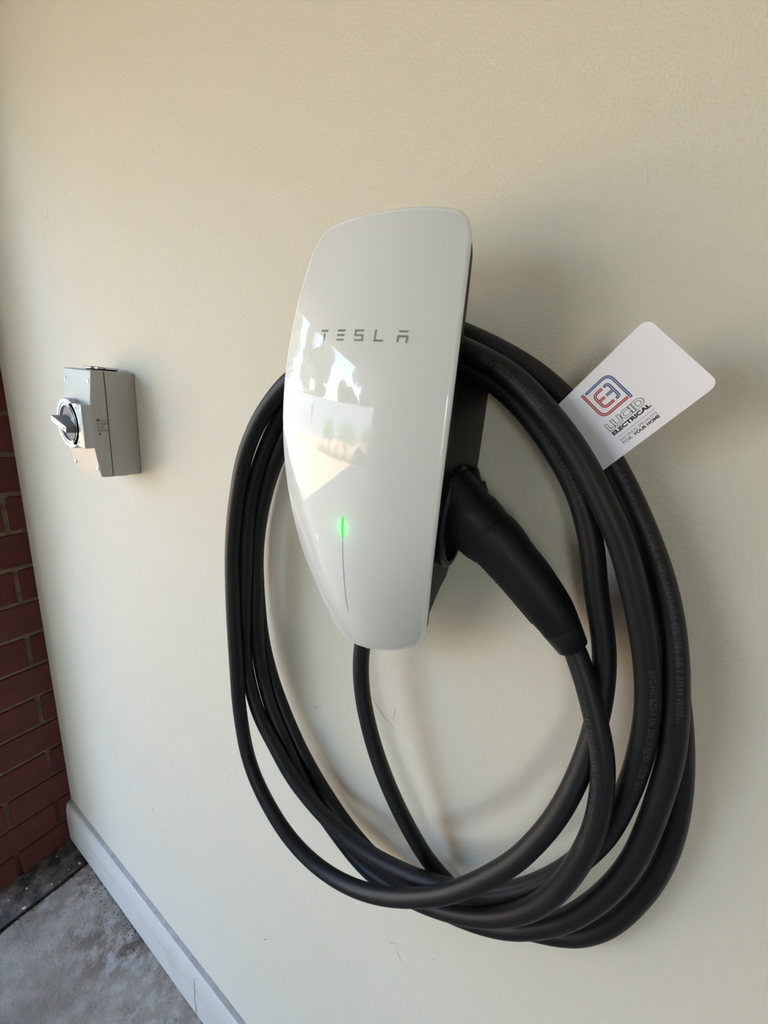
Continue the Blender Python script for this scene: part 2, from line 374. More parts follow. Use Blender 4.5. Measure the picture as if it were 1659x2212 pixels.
WW = ([1.2600, 1.30, 1.33, 1.36, 1.40, 1.44, 1.475, 1.51, 1.54, 1.575, 1.60, 1.6300], [.0600, .0650, .0695, .0726, .0760, .0776, .0780, .0770, .0749, .0712, .0675, .062])
def surf(x, z):
    u = max(-1.15, min(1.15, (x - XC) / sinterp(z, *WW)))
    return -(.0955 - 1.25 * (z - 1.48)**2 + sinterp(z, *BZ) * (1 - u * u))
# outline, right half from the bottom centre to the top centre
def half_outline():
    pts = [(0, 1.2585), (.012, 1.2600), (.024, 1.2625), (.036, 1.2655), (.046, 1.2685), (.053, 1.2722), (.058, 1.2770), (.0615, 1.2830)]
    z = 1.292
    while z < 1.597: pts.append((sinterp(z, *WW), z)); z += .0105
    pts += [(.0668, 1.6015), (.0650, 1.6065), (.0618, 1.6118), (.0570, 1.6155), (.0500, 1.6178), (.040, 1.6192), (.027, 1.6200), (.013, 1.6204), (0, 1.6205)]
    return pts
H = half_outline()
OUT = [(x, z) for x, z in H] + [(-x, z) for x, z in H[-2:0:-1]]
def scaled(k, dz=0, dy=0):    # outline moved k metres inwards, on the glass surface
    n = len(OUT); r = []
    for i in range(n):
        a = Vector(OUT[i - 1]); b = Vector(OUT[(i + 1) % n]); t = (b - a).normalized(); nn = Vector((-t.y, t.x))
        p = Vector(OUT[i]) + nn * k; r.append((p.x, p.y))
    return r
def loop3(k, dy, ysurf=True, y=None):
    return [Vector((XC + x, (surf(XC + x, z) + dy) if ysurf else y, z)) for x, z in scaled(k)]
ch = thing('wall_charger', 'white glass fronted electric vehicle charger with a green light, fixed to the cream wall', 'charger', (XC, 0, 1.2585))
# face: rows across the inset outline
def face_grid(k, dy, nu=36):
    inn = scaled(k); n = len(H); right = inn[:n]; left = [inn[0]] + inn[:n - 1:-1] + [inn[n - 1]]
    left = [inn[0]] + [inn[len(inn) - i] for i in range(1, n - 1)] + [inn[n - 1]]
    rows = []
    for i in range(1, n - 1):
        a = left[i]; b = right[i]
        rows.append([Vector((XC + a[0] + (b[0] - a[0]) * j / nu, 0, a[1] + (b[1] - a[1]) * j / nu)) for j in range(nu + 1)])
    # bend the lowest and highest rows to follow the outline exactly
    for r in rows:
        for p in r: p.y = surf(p.x, p.z) + dy
    return rows, right, left
rows, rt, lf = face_grid(.0030, 0)
mb = MB(); nn_ = len(rows[0]); vs = [p for r in rows for p in r]; fs = []
for i in range(len(rows) - 1):
    for j in range(nn_ - 1): a = i * nn_ + j; fs.append((a, a + 1, a + nn_ + 1, a + nn_))
vb = Vector((XC + rt[0][0], 0, rt[0][1])); vb.y = surf(vb.x, vb.z); vt = Vector((XC + rt[-1][0], 0, rt[-1][1])); vt.y = surf(vt.x, vt.z)
k = len(vs); vs += [vb, vt]
for j in range(nn_ - 1): fs.append((k, j + 1, j)); a = (len(rows) - 1) * nn_ + j; fs.append((a, a + 1, k + 1))
mb.add(vs, fs); mb.build('glass_panel', M['glass'], ch, smooth=True)
mb = MB(); mb.loft([loop3(.0030, 0), loop3(.0012, .0002), loop3(.0003, .0009), loop3(0, .0018), loop3(.0003, .0036), loop3(.003, .0042)], False, False)
mb.build('glass_rim', M['rim'], ch, smooth=True).__setitem__('label', 'clear bright glass edge')
# black tray right behind the glass
def flat_loop(k, dy, zc=1.44, kz=1.0, kx=1.0, depth=None):
    r = []
    for x, z in scaled(k):
        y = surf(XC + x, z) + dy if depth is None else depth
        r.append(Vector((XC + x * kx, y, zc + (z - zc) * kz)))
    return r
mb = MB(); mb.loft([flat_loop(.0030, .0038), flat_loop(.0042, .010, kz=.994), flat_loop(.0052, .021, kz=.985), flat_loop(.0120, .028)], False, False)
rows2, r2, l2 = face_grid(.0120, .028, 12)
vs = [p for r in rows2 for p in r]; n2 = len(rows2[0]); fs = []
for i in range(len(rows2) - 1):
    for j in range(n2 - 1): a = i * n2 + j; fs.append((a, a + 1, a + n2 + 1, a + n2))
mb.add(vs, fs); mb.build('housing', M['black'], ch, smooth=True, angle=40)
# lower rear housing reaching the wall, and the narrower neck the cable hangs on
mb = MB(); L = []
def dshape(wd_top, wd_mid, wd_bot, zt, zm, zb, yfun, rr=.012):
    pts = [(wd_top - .004, zt), (wd_top, zt - .004), (wd_mid, zm), (wd_bot, zb + rr), (wd_bot - rr, zb)]
    pts = pts + [(-x, z) for x, z in pts[::-1]]
    dense = []
    for i in range(len(pts)):
        a = pts[i]; b = pts[(i + 1) % len(pts)]
        for t in (0, .25, .5, .75): dense.append((a[0] + (b[0] - a[0]) * t, a[1] + (b[1] - a[1]) * t))
    return [Vector((XC + x, yfun(x, z), z)) for x, z in dense]
L.append(dshape(.0690, .0700, .0560, 1.520, 1.446, 1.318, lambda x, z: 0.0))
L.append(dshape(.0705, .0715, .0580, 1.520, 1.446, 1.312, lambda x, z: -.018))
L.append(dshape(.0715, .0722, .0595, 1.515, 1.440, 1.291, lambda x, z: surf(XC + x, z) + .020))
mb.loft(L); mb.build('rear_housing', M['black'], ch, smooth=True, angle=35)
mb = MB(); prof_n = [(-.045, 1.48), (-.045, 1.498), (-.038, 1.506), (-.022, 1.513), (0, 1.5165), (.022, 1.517), (.038, 1.514), (.045, 1.508), (.045, 1.48)]
mb.loft([[Vector((XC + x, y, z)) for x, z in prof_n] for y in (0, -.070)]); mb.build('cable_hanger', M['black'], ch, smooth=True, angle=40)
# holster socket on the right flank
ax_plug = Vector((-.80, -.10, .55)).normalized()
mb = MB()
def oval(cx, cy, cz, ry, rz, n=28): return [Vector((cx, cy + ry * math.cos(a * 2 * math.pi / n), cz + rz * math.sin(a * 2 * math.pi / n))) for a in range(n)]
mb.loft([oval(XC + .060, -.046, 1.405, .026, .042), oval(XC + .0735, -.046, 1.405, .027, .044), oval(XC + .0755, -.046, 1.405, .025, .042), oval(XC + .0755, -.046, 1.405, .021, .038), oval(XC + .066, -.046, 1.405, .021, .038)])
mb.build('holster', M['socket'], ch, smooth=True, angle=40)
# cable exit boss underneath
mb = MB(); cyl(mb, (XC - .004, -.044, 1.285), (XC - .004, -.046, 1.2668), .0112, 20, .002); mb.build('cable_gland', M['black'], ch, smooth=True, angle=40)
# indicator: lit strip and unlit slit
def strip(x, za, zb, wd, dy, name, material, n=14, parent=ch):
    mb = MB(); A = []; B = []
    for i in range(n + 1):
        t = i / n; z = za + (zb - za) * t; hw = wd / 2 * math.sqrt(max(.02, 1 - abs(2 * t - 1)**6))
        A.append(Vector((x - hw, surf(x - hw, z) + dy, z))); B.append(Vector((x + hw, surf(x + hw, z) + dy, z)))
    k = n + 1
    back = [p + Vector((0, .0006 - dy, 0)) for p in A] + [p + Vector((0, .0006 - dy, 0)) for p in B]
    mb.add(A + B + back, [(i, i + 1, k + i + 1, k + i) for i in range(n)] + [(i, 2 * k + i, 2 * k + i + 1, i + 1) for i in range(n)] + [(k + i, k + i + 1, 3 * k + i + 1, 3 * k + i) for i in range(n)] + [(0, k, 3 * k, 2 * k), (n, 2 * k + n, 3 * k + n, k + n)])
    return mb.build(name, material, parent)
strip(XC + .0018, 1.3815, 1.4008, .0019, -.0003, 'indicator_light', M['led'])['label'] = 'lit green indicator strip'
strip(XC + .0018, 1.3065, 1.3805, .0008, -.00015, 'indicator_slit', M['slit'])
gl = bpy.data.lights.new('indicator_glow', 'POINT'); gl.energy = .00034; gl.color = (.05, 1, .15); gl.shadow_soft_size = .0004
go = bpy.data.objects.new('indicator_glow', gl); C.objects.link(go); go.location = (XC + .0018, surf(XC, 1.391) - .0065, 1.391)
# lettering on the glass
SK = .12
def para(x0, x1, y0, y1, a=0, b=0):   # bar with slanted ends
    return [(x0 + a, y0), (x1 - b, y0), (x1, y1), (x0, y1)]
LET = {
 'T': [[(.02, 1), (1, 1), (.9, .80), (.10, .80)], [(.44, .66), (.60, .66), (.60, 0), (.44, 0)]],
 'E': [[(.0, 1), (1, 1), (.9, .82), (.08, .82)], [(.0, .60), (.95, .60), (.86, .42), (.08, .42)], [(.0, .18), (.95, .18), (.85, 0), (.10, 0)]],
 'S': [[(.0, 1), (1, 1), (.92, .83), (.18, .83)], [(0, 1), (.18, .83), (.18, .42), (0, .42)], [(0, .59), (1, .59), (1, .42), (0, .42)], [(.82, .42), (1, .42), (1, 0), (.82, .17)], [(.82, .17), (1, 0), (.02, 0), (.10, .17)]],
 'L': [[(0, 1), (.17, 1), (.17, 0), (0, 0)], [(.17, .18), (1, .18), (.90, 0), (.17, 0)]],
 'A': [[(.02, 1), (1.0, 1), (.88, .84), (.14, .84)], [(.0, .60), (1, .60), (1, .42), (.0, .42)], [(.0, .42), (.17, .42), (.17, 0), (.0, 0)], [(.83, .42), (1, .42), (1, 0), (.83, 0)]],
}
tx = [('T', -.0332), ('E', -.0162), ('S', .0002), ('L', .0170), ('A', .0345)]
mb = MB()
for c, x0 in tx:
    for q in LET[c]:
        pts = []
        for i in range(len(q)):
            a = q[i]; pts.append(Vector((XC + x0 + a[0] * .0078, 0, 1.5316 + a[1] * .0078)))
        # subdivide quad lengthwise so that it follows the curved glass
        n = 4; A = [pts[0].lerp(pts[1], t / n) for t in range(n + 1)]; B = [pts[3].lerp(pts[2], t / n) for t in range(n + 1)]
        vs = A + B
        for v in vs: v.y = surf(v.x, v.z) - .00022
        mb.add(vs, [(i, i + 1, n + 2 + i, n + 1 + i) for i in range(n)])
mb.build('wordmark', M['logo'], ch)

# ------------------------------------------------------------------ charging cable, one continuous run, coiled over the charger
RIGHT, DOWN, FWD, CAM = right, down, fwd, Vector(cam.matrix_world.translation)
def P(x, y, Y):     # the point of the photographed cable that lies Y in front of the wall
    d = RIGHT * ((x - 829.5) / FPX) + DOWN * ((y - 1106) / FPX) + FWD; s = (Y - CAM.y) / d.y
    return CAM + d * s
W3 = lambda dx, Y, z: Vector((XC + dx, Y, z))
E_ = [W3(-.004, -.045, 1.275), P(779, 1424, -.0455), P(782, 1495, -.0475), P(792, 1550, -.048), P(817.5, 1641, -.047), P(853.5, 1730, -.043), P(892.5, 1806, -.036), P(930, 1865, -.026), P(962, 1902, -.018), P(1010, 1950, -.0115), P(1080, 1990, -.010), P(1150, 2010, -.0115), P(1188, 2018, -.0125), P(1232, 2023, -.013), P(1273, 2016, -.014), P(1323, 1993, -.015), P(1366, 1954, -.016), P(1412, 1896, -.017), P(1444, 1829, -.018), P(1460, 1773, -.018), P(1469, 1709, -.018), P(1472, 1647, -.018), P(1468, 1560, -.017), P(1457, 1470, -.016), P(1437, 1350, -.014), P(1402, 1220, -.012), P(1361, 1120, -.0115), P(1290, 995, -.011), P(1195, 880, -.0105), P(1110, 815, -.010)]
TD = [W3(.034, -.0100, 1.5465), W3(-.026, -.0105, 1.5450)]
D_ = [P(660, 880, -.0125), P(620, 945, -.013), P(597, 995, -.0135), P(583, 1034, -.014), P(569, 1088, -.0145), P(560, 1140, -.015), P(555, 1205, -.0155), P(558, 1282, -.016), P(572, 1400, -.016), P(593, 1478, -.016), P(620, 1550, -.017), P(661, 1640, -.018), P(706, 1717, -.019), P(750, 1783, -.021), P(790, 1832, -.023), P(832, 1875, -.026), P(875, 1913, -.029), P(930, 1952, -.031), P(990, 1980, -.0315), P(1055, 2001, -.032), P(1100, 2008, -.032), P(1160, 2004, -.033), P(1220, 1990, -.034), P(1267, 1963, -.035), P(1312, 1928, -.036), P(1365, 1865, -.036), P(1405, 1779, -.036), P(1435, 1690, -.036), P(1448, 1645, -.036), P(1458, 1549, -.036), P(1456, 1400, -.034), P(1437, 1280, -.031), P(1401, 1170, -.029), P(1368, 1092, -.028), P(1325, 1005, -.027), P(1222, 864, -.027), P(1153, 803, -.027), P(1082, 760, -.028), P(1005, 723, -.029)]
TB = [W3(.018, -.030, 1.5575), W3(-.030, -.0325, 1.5520)]
B_ = [P(665, 830, -.036), P(620, 875, -.038), P(590, 930, -.039), P(565, 990, -.041), P(548, 1045, -.043), P(537, 1110, -.044), P(532, 1180, -.045), P(530, 1250, -.046), P(528, 1340, -.047), P(530, 1426, -.048), P(543, 1491, -.048), P(559, 1544, -.048), P(589, 1602, -.049), P(633, 1682, -.050), P(668, 1727, -.050), P(707, 1770, -.050), P(755, 1813, -.049), P(792, 1841, -.049), P(855, 1876, -.048), P(907, 1899, -.047), P(960, 1916, -.045), P(1020, 1930, -.042), P(1060, 1932, -.040), P(1100, 1928, -.038), P(1150, 1915, -.036), P(1200, 1893, -.034), P(1240, 1868, -.033), P(1280, 1833, -.033), P(1318, 1790, -.034), P(1342, 1742, -.036), P(1368, 1682, -.038), P(1388, 1610, -.040), P(1399, 1548, -.041), P(1401, 1480, -.042), P(1393, 1395, -.044), P(1370, 1274, -.047), P(1338, 1160, -.050), P(1292, 1063, -.052), P(1257, 993, -.052), P(1186, 896, -.053), P(1098, 805, -.053), P(1006, 757, -.051)]
TA = [W3(.022, -.0475, 1.5470), W3(-.028, -.0490, 1.5440)]
A_ = [P(672, 790, -.053), P(623, 823, -.054), P(589, 863, -.055), P(561.5, 904, -.056), P(541, 950, -.057), P(525.5, 995, -.058), P(517, 1041, -.059), P(502, 1180, -.061), P(502, 1260, -.062), P(510, 1428, -.065), P(519, 1543, -.067), P(544, 1661, -.069), P(580, 1739, -.070), P(624, 1808, -.071), P(669, 1857, -.071), P(733, 1903, -.070), P(793, 1928, -.069), P(838, 1937, -.068), P(898, 1939, -.067), P(955, 1933, -.066), P(1000, 1920, -.064), P(1050, 1897, -.061), P(1112, 1861, -.057), P(1163, 1812, -.052), P(1207, 1757, -.047), P(1234, 1708, -.043), P(1258, 1655, -.038), P(1287, 1566, -.032), P(1299, 1510, -.029), P(1306, 1440, -.027), P(1305, 1385, -.027), P(1290, 1300, -.028), P(1275, 1156, -.031), P(1246, 1053, -.033), P(1207, 984, -.034), P(1147, 898, -.036), P(1065, 820, -.038), P(1000, 784, -.040)]
TC = [W3(.018, -.040, 1.5360), W3(-.032, -.034, 1.5300)]
C_ = [P(672, 862, -.031), P(630, 918, -.030), P(602, 975, -.030), P(580, 1034, -.030), P(564, 1100, -.031), P(556, 1160, -.031), P(552, 1220, -.031), P(553, 1297, -.032), P(560, 1426, -.032), P(586, 1530, -.032), P(622, 1615, -.033), P(655, 1690, -.034), P(693, 1753, -.034), P(726, 1798, -.035), P(760, 1843, -.037), P(803, 1888, -.041), P(850, 1921, -.045), P(890, 1941, -.047), P(947, 1963, -.049), P(1014, 1979, -.050), P(1075, 1981, -.051), P(1128, 1971, -.052), P(1190, 1937, -.053), P(1224, 1900, -.053), P(1256, 1852, -.053), P(1285, 1790, -.052), P(1300, 1718, -.050), P(1304, 1660, -.048), P(1298, 1600, -.046), P(1284, 1545, -.044), P(1267, 1473, -.040), P(1250, 1425, -.037), P(1238, 1398, -.0355)]
path = E_ + TD + D_ + TB + B_ + TA + A_ + TC + C_
# remember where each run starts on the resampled curve
marks = {}
k = 0
for nme, seg in (('E', E_), ('TD', TD), ('D', D_), ('TB', TB), ('B', B_), ('TA', TA), ('A', A_), ('TC', TC), ('C', C_)):
    marks[nme] = k; k += len(seg)
def catmull(pts, step=.0035):
    out = []; 
    for i in range(len(pts) - 1):
        p0 = pts[max(i - 1, 0)]; p1 = pts[i]; p2 = pts[i + 1]; p3 = pts[min(i + 2, len(pts) - 1)]
        d1 = max((p2 - p1).length, 1e-5); d0 = max((p1 - p0).length, 1e-5) if i else d1; d2 = max((p3 - p2).length, 1e-5) if i < len(pts) - 2 else d1
        m1 = ((p2 - p1) / d1 * d0 + (p1 - p0) / d0 * d1) / (d0 + d1) * d1 if i else (p2 - p1)
        m2 = ((p3 - p2) / d2 * d1 + (p2 - p1) / d1 * d2) / (d1 + d2) * d1 if i < len(pts) - 2 else (p2 - p1)
        n = max(2, int(d1 / step))
        for j in range(n):
            t = j / n
            out.append(p1 * (2 * t**3 - 3 * t * t + 1) + m1 * (t**3 - 2 * t * t + t) + p2 * (-2 * t**3 + 3 * t * t) + m2 * (t**3 - t * t))
    out.append(pts[-1]); return out
def resample(pts, step):
    out = [pts[0]]; acc = 0; need = step
    for i in range(len(pts) - 1):
        a = pts[i]; b = pts[i + 1]; d = (b - a).length
        while d > 0 and acc + d >= need:
            out.append(a.lerp(b, (need - acc) / d)); need += step
        acc += d
    out.append(pts[-1]); return out
cur = resample(catmull(path), .004)
for it in range(22):
    nw = cur[:]
    for i in range(1, len(cur) - 1):
        if i < 3 or i > len(cur) - 4: continue
        nw[i] = cur[i] * .5 + (cur[i - 1] + cur[i + 1]) * .25
    cur = nw
for p in cur:
    if p.y > -.0092: p.y = -.0092
RAD = .0086
tan = [(cur[min(i + 1, len(cur) - 1)] - cur[max(i - 1, 0)]).normalized() for i in range(len(cur))]
cable = thing('charging_cable', 'thick black rubber charging cable coiled in loops over the charger', 'cable', (XC, -.03, .96))
nm = Vector((0, -1, 0)); loops = []
for i, p in enumerate(cur):
    t = tan[i]; nm = (nm - t * nm.dot(t)).normalized(); b = t.cross(nm); loops.append([p + (nm * math.cos(a * math.pi / 9) + b * math.sin(a * math.pi / 9)) * RAD for a in range(18)])
mb = MB(); mb.loft(loops); sheath = mb.build('sheath', M['cable'], cable, smooth=True)
# white-grey print along the sheath
def nearest(pt, lo=0, hi=None):
    hi = hi or len(cur); return min(range(lo, hi), key=lambda i: (cur[i] - pt).length_squared)
seg_at = {}
ks = list(marks.items())
idx = {}
prev = 0
for nme, kk in ks:
    idx[nme] = nearest(path[kk], prev, min(len(cur), prev + 900)); prev = idx[nme]
ends = {nme: (idx[nme], idx[ks[i + 1][0]] if i + 1 < len(ks) else len(cur) - 1) for i, (nme, _) in enumerate(ks)}
def cable_print(s, seg, px, py, Y, h=.0042, nrm=(0, -1, 0), shift=0, rev=False, anchor='start'):
    lo, hi = ends[seg]; i0 = nearest(P(px, py, Y), lo, hi)
    vs, fs, (x0, x1, y0, y1) = text_mesh(s, 1, 0, 1.12); k = h / .70
    out = []; N0 = Vector(nrm).normalized()
    for v in vs:
        s_ = (v.x - x0) * k * .82; 
        if rev: s_ = -s_
        f_ = i0 + s_ / .004; f_ = max(1, min(len(cur) - 2.001, f_)); i = int(f_); fr = f_ - i
        p = cur[i].lerp(cur[i + 1], fr); t = tan[i].lerp(tan[i + 1], fr).normalized()
        n = (N0 - t * N0.dot(t)).normalized(); rd = (-t if rev else t); up = n.cross(rd)
        up = -up if up.dot(n.cross(rd)) < 0 else up
        a = ((v.y - .35) * k + shift) / RAD
        out.append(p + (n * math.cos(a) + (n.cross(rd)) * math.sin(a)) * (RAD + .00012))
    mb = MB(); mb.add(out, fs); mb.build('printed_text', M['print'], sheath)
LONG = 'EVC H07BZ5-F EN 50620 KEMA-KEUR 5G6+5X0.5 450/750V GB/T 33594 V059811'
LONG2 = 'FLEX 62893 IEC 123 CQC EV-EYU 5X6+5X0.5 450/750V GB/T 33594 V059811'
VN = (.25, -1, .25)
cable_print(LONG2, 'D', 1325, 1010, -.027, rev=True, nrm=VN, shift=0)
cable_print(LONG, 'B', 1400, 1430, -.042, rev=True, nrm=(.35, -1, .2), shift=0)
cable_print('/750V GB/T 33594 V059811', 'B', 1040, 770, -.052, rev=True, nrm=(-.2, -1, .1))
cable_print('750V GB/T 33594 V059811', 'A', 1170, 930, -.035, rev=True, nrm=(.1, -1, .1), shift=.001)
cable_print('CQC EV-EYU 5G6+5X0.5 450/750V GB/T 33594 V059811', 'C', 1272, 1500, -.040, rev=True, nrm=(-.9, -1, .35), h=.0042)
cable_print(LONG2, 'E', 960, 1900, -.018, rev=True, nrm=VN)
cable_print(LONG2, 'E', 1470, 1720, -.018, rev=True, nrm=(.9, -1, .2))
cable_print(LONG2, 'A', 1235, 1706, -.043, rev=True, nrm=(.9, -1, -.9))
cable_print('CQC EV-EYU 5G6+5X0.5 450/750V GB/T 33594', 'B', 552, 1060, -.043, rev=False, nrm=(.1, -1, 0))
cable_print('IEC 123 CQC EV-EYU 5X6 450/750V', 'C', 712, 1780, -.035, rev=False, nrm=(-.9, -1, -.5))
cable_print('62893 IEC 123', 'D', 1240, 1985, -.034, rev=True, nrm=(.5, -1, .3))

# plug with handle, parked in the holster
secs = [  # centre pixel of the photographed section, distance from the wall, half width across, half thickness
 ((1002, 1096), -.045, .0215, .024), ((1021, 1122), -.044, .0240, .0235), ((1045, 1150), -.042, .0238, .0220), ((1073, 1171), -.041, .0222, .0205),
 ((1103, 1208), -.0405, .0205, .019), ((1134, 1244), -.040, .0197, .0182), ((1161, 1279), -.039, .0187, .0175), ((1186, 1313), -.038, .0175, .0165), ((1201, 1336), -.0372, .0160, .0155), ((1211, 1354), -.0368, .0145, .0145)]
pc = [P(q[0][0], q[0][1], q[1]) for q in secs]
head = [Vector((XC + .062, -.046, 1.437)), Vector((XC + .071, -.046, 1.424))]
hp = [pc[0] + (head[0] - pc[0]) * .9] + pc
hs = [(.017, .020)] + [(q[2], q[3]) for q in secs]
dense = []; dr = []
def cr1(a, i, t):
    p0 = a[max(i - 1, 0)]; p1 = a[i]; p2 = a[i + 1]; p3 = a[min(i + 2, len(a) - 1)]
    return 0.5 * ((2 * p1) + (p2 - p0) * t + (2 * p0 - 5 * p1 + 4 * p2 - p3) * t * t + (3 * p1 - p0 - 3 * p2 + p3) * t**3) if not isinstance(p1, Vector) else (p1 * 2 + (p2 - p0) * t + (p0 * 2 - p1 * 5 + p2 * 4 - p3) * t * t + (p1 * 3 - p0 - p2 * 3 + p3) * t**3) * .5
for i in range(len(hp) - 1):
    for j in range(5):
        t = j / 5; dense.append(cr1(hp, i, t)); dr.append((cr1([h[0] for h in hs], i, t), cr1([h[1] for h in hs], i, t)))
dense.append(hp[-1]); dr.append(hs[-1])
def sweep(pts, radii, yaxis=Vector((0, 1, 0)), n=28, pw=2.4):
    L = []
    for i, p in enumerate(pts):
        t = (pts[min(i + 1, len(pts) - 1)] - pts[max(i - 1, 0)]).normalized(); b = (yaxis - t * yaxis.dot(t)).normalized(); a = t.cross(b)
        r = []
        for k in range(n):
            th = 2 * math.pi * k / n; c, s = math.cos(th), math.sin(th)
            r.append(p + a * radii[i][0] * math.copysign(abs(c)**(2 / pw), c) + b * radii[i][1] * math.copysign(abs(s)**(2 / pw), s))
        L.append(r)
    return L
mb = MB(); mb.loft(sweep(dense, dr)); plug = mb.build('plug_handle', M['grip'], cable, smooth=True, angle=50)
# collar at the cable end of the plug
e0 = P(1211, 1354, -.0368); e1 = P(1238, 1399, -.0355); dd = (e1 - e0)
mb = MB(); mb.loft(sweep([e0 - dd * .02, e0, e0 + dd * .06, e1 - dd * .05, e1], [(.0143, .0143), (.0152, .0152), (.0150, .0150), (.0118, .0118), (.0105, .0105)], pw=2.0)); mb.build('cable_collar', M['collar'], cable, smooth=True, angle=50)
# stepped plug head against the charger flank
mb = MB()
def hring(px, py, Y, r, r2=None): return P(px, py, Y), r
hx = [P(985, 1085, -.046), P(1003, 1066, -.030), P(1012, 1048, -.020)]
for (x, y, Y, r, l) in ((1012, 1068, -.028, .0165, .016), (1002, 1045, -.028, .0150, .024)):
    c = P(x, y, Y); dv = Vector((-.35, 0, .75)).normalized() * l
    mb.loft([ring(c - dv * .5, dv, (0, 1, 0), r * .97, 24), ring(c - dv * .4, dv, (0, 1, 0), r, 24), ring(c + dv * .42, dv, (0, 1, 0), r, 24), ring(c + dv * .5, dv, (0, 1, 0), r * .92, 24)])
mb.build('plug_head', M['grip'], cable, smooth=True, angle=40)
# finger ribs on the underside of the handle
ja, jb = 18, 41      # stretch of the handle that carries the ribs
NR = 34
for i in range(NR):
    f_ = ja + (jb - ja) * i / (NR - 1); j = int(f_); fr = f_ - j
    cen = dense[j].lerp(dense[j + 1], fr); t = (dense[j + 1] - dense[j - 1]).normalized(); ra = dr[j][0] + (dr[j + 1][0] - dr[j][0]) * fr; rb_ = dr[j][1] + (dr[j + 1][1] - dr[j][1]) * fr
    b = (Vector((0, 1, 0)) - t * t.y).normalized(); a = t.cross(b)
    if a.z > 0: a = -a
    mb = MB(); L = [[], [], [], []]
    for kq in range(11):
        th = math.radians(-38 + kq * 7.6); c_, s_ = math.cos(th), math.sin(th)
        rad = ((abs(c_) / ra)**2.4 + (abs(s_) / rb_)**2.4)**(-1 / 2.4); dv = a * c_ + b * s_
        L[0].append(cen + dv * (rad - .001) - t * .00045); L[1].append(cen + dv * (rad + .0005) - t * .00035); L[2].append(cen + dv * (rad + .0005) + t * .00035); L[3].append(cen + dv * (rad - .001) + t * .00045)
    mb.loft(L, False, False, closed=False); mb.add(L[0] + L[1] + L[2] + L[3], [(0, 11, 22, 33), (10, 21, 32, 43)])
    mb.build('grip_rib', M['collar'], plug)

# ------------------------------------------------------------------ business card tucked into the coil
CO_ = Vector((1.3096, -.055, 1.5210)); U = Vector((.6005, -.2425, .7620)); V = Vector((-.7854, 0, .6190)); Nn = U.cross(V).normalized()
cardp = thing('business_card', 'white business card with a red and blue logo, tucked under the cable', 'card', CO_ - U * .045 + V * .027)
def cpt(u, v, h=0):    # millimetres along / across the card
    return CO_ + U * (u / 1000) + V * (v / 1000) + Nn * (h / 1000)
def rrect(u0, u1, v0, v1, r, n=6):
    pts = []
    for cx, cy, a0 in ((u1 - r, v1 - r, 0), (u0 + r, v1 - r, 90), (u0 + r, v0 + r, 180), (u1 - r, v0 + r, 270)):
        for i in range(n + 1): a = math.radians(a0 + 90 * i / n); pts.append((cx + r * math.cos(a), cy + r * math.sin(a)))
    return pts
mb = MB(); rp = rrect(-81.5, 0, -.6, 53.8, 5.2); mb.loft([[cpt(u, v, -.4) for u, v in rp], [cpt(u, v, 0) for u, v in rp]]); mb.build('card_stock', M['card'], cardp)
def stroke(pts, wd, h, material, name, rc=0):
    q = []
    for i, p in enumerate(pts):       # round the inner corners
        if rc and 0 < i < len(pts) - 1:
            a = Vector(pts[i - 1]); b = Vector(p); c = Vector(pts[i + 1]); r = min(rc, (a - b).length * .49, (c - b).length * .49)
            s = b + (a - b).normalized() * r; e = b + (c - b).normalized() * r
            for k in range(7): t = k / 6; q.append(s * (1 - t)**2 + b * 2 * t * (1 - t) + e * t * t)
        else: q.append(Vector(p))
    A = []; B = []
    for i, p in enumerate(q):
        d1 = (q[i] - q[i - 1]).normalized() if i else (q[1] - q[0]).normalized(); d2 = (q[i + 1] - q[i]).normalized() if i < len(q) - 1 else d1
        d = (d1 + d2).normalized(); nn = Vector((-d.y, d.x)) / max(.5, d.dot(d1))
        A.append(cpt(*(p + nn * wd / 2), h)); B.append(cpt(*(p - nn * wd / 2), h))
    n = len(q); return A + B, [(i, i + 1, n + i + 1, n + i) for i in range(n - 1)]
blue = [([(-51.9, 45.6), (-34.2, 45.6), (-34.2, 24.9)], 5.0), ([(-41.4, 41.2), (-38.2, 41.2), (-38.2, 30.6), (-40.8, 30.6)], 2.0), ([(-38.2, 36.0), (-43.6, 36.0)], 0)]
redp = [([(-53.9, 46.9), (-53.9, 26.4), (-35.6, 26.4)], 5.0), ([(-42.6, 41.2), (-49.4, 41.2), (-49.4, 30.6), (-42.2, 30.6)], 3.0), ([(-49.4, 36.0), (-44.8, 36.0)], 0)]
for lst, mm, nme in ((blue, 'blue', 'blue_logo_half'), (redp, 'red', 'red_logo_half')):
    mb = MB()
    for pts, rc in lst: mb.add(*stroke(pts, 1.85, .06, None, None, rc))
    o = mb.build(nme, M[mm], cardp)
    mb = MB()
    for pts, rc in lst:
        pp = [Vector(p) for p in pts]
        a = (pp[1] - pp[0]).normalized(); pp[0] = pp[0] + a * .5; b = (pp[-2] - pp[-1]).normalized(); pp[-1] = pp[-1] + b * .5
        mb.add(*stroke([tuple(p) for p in pp], .28, .10, None, None, rc))
    mb.build('white_line', M['white'], o)
def card_text(s, u0, u1, v0, v1, material, offset=0, h=.06, name='printed_text'):
    vs, fs, (a, b, c, d) = text_mesh(s, 1, offset)
    mb = MB(); mb.add([cpt(u0 + (v.x - a) / (b - a) * (u1 - u0), v0 + (v.y - c) / (d - c) * (v1 - v0), h) for v in vs], fs)
    return mb.build(name, material, cardp)
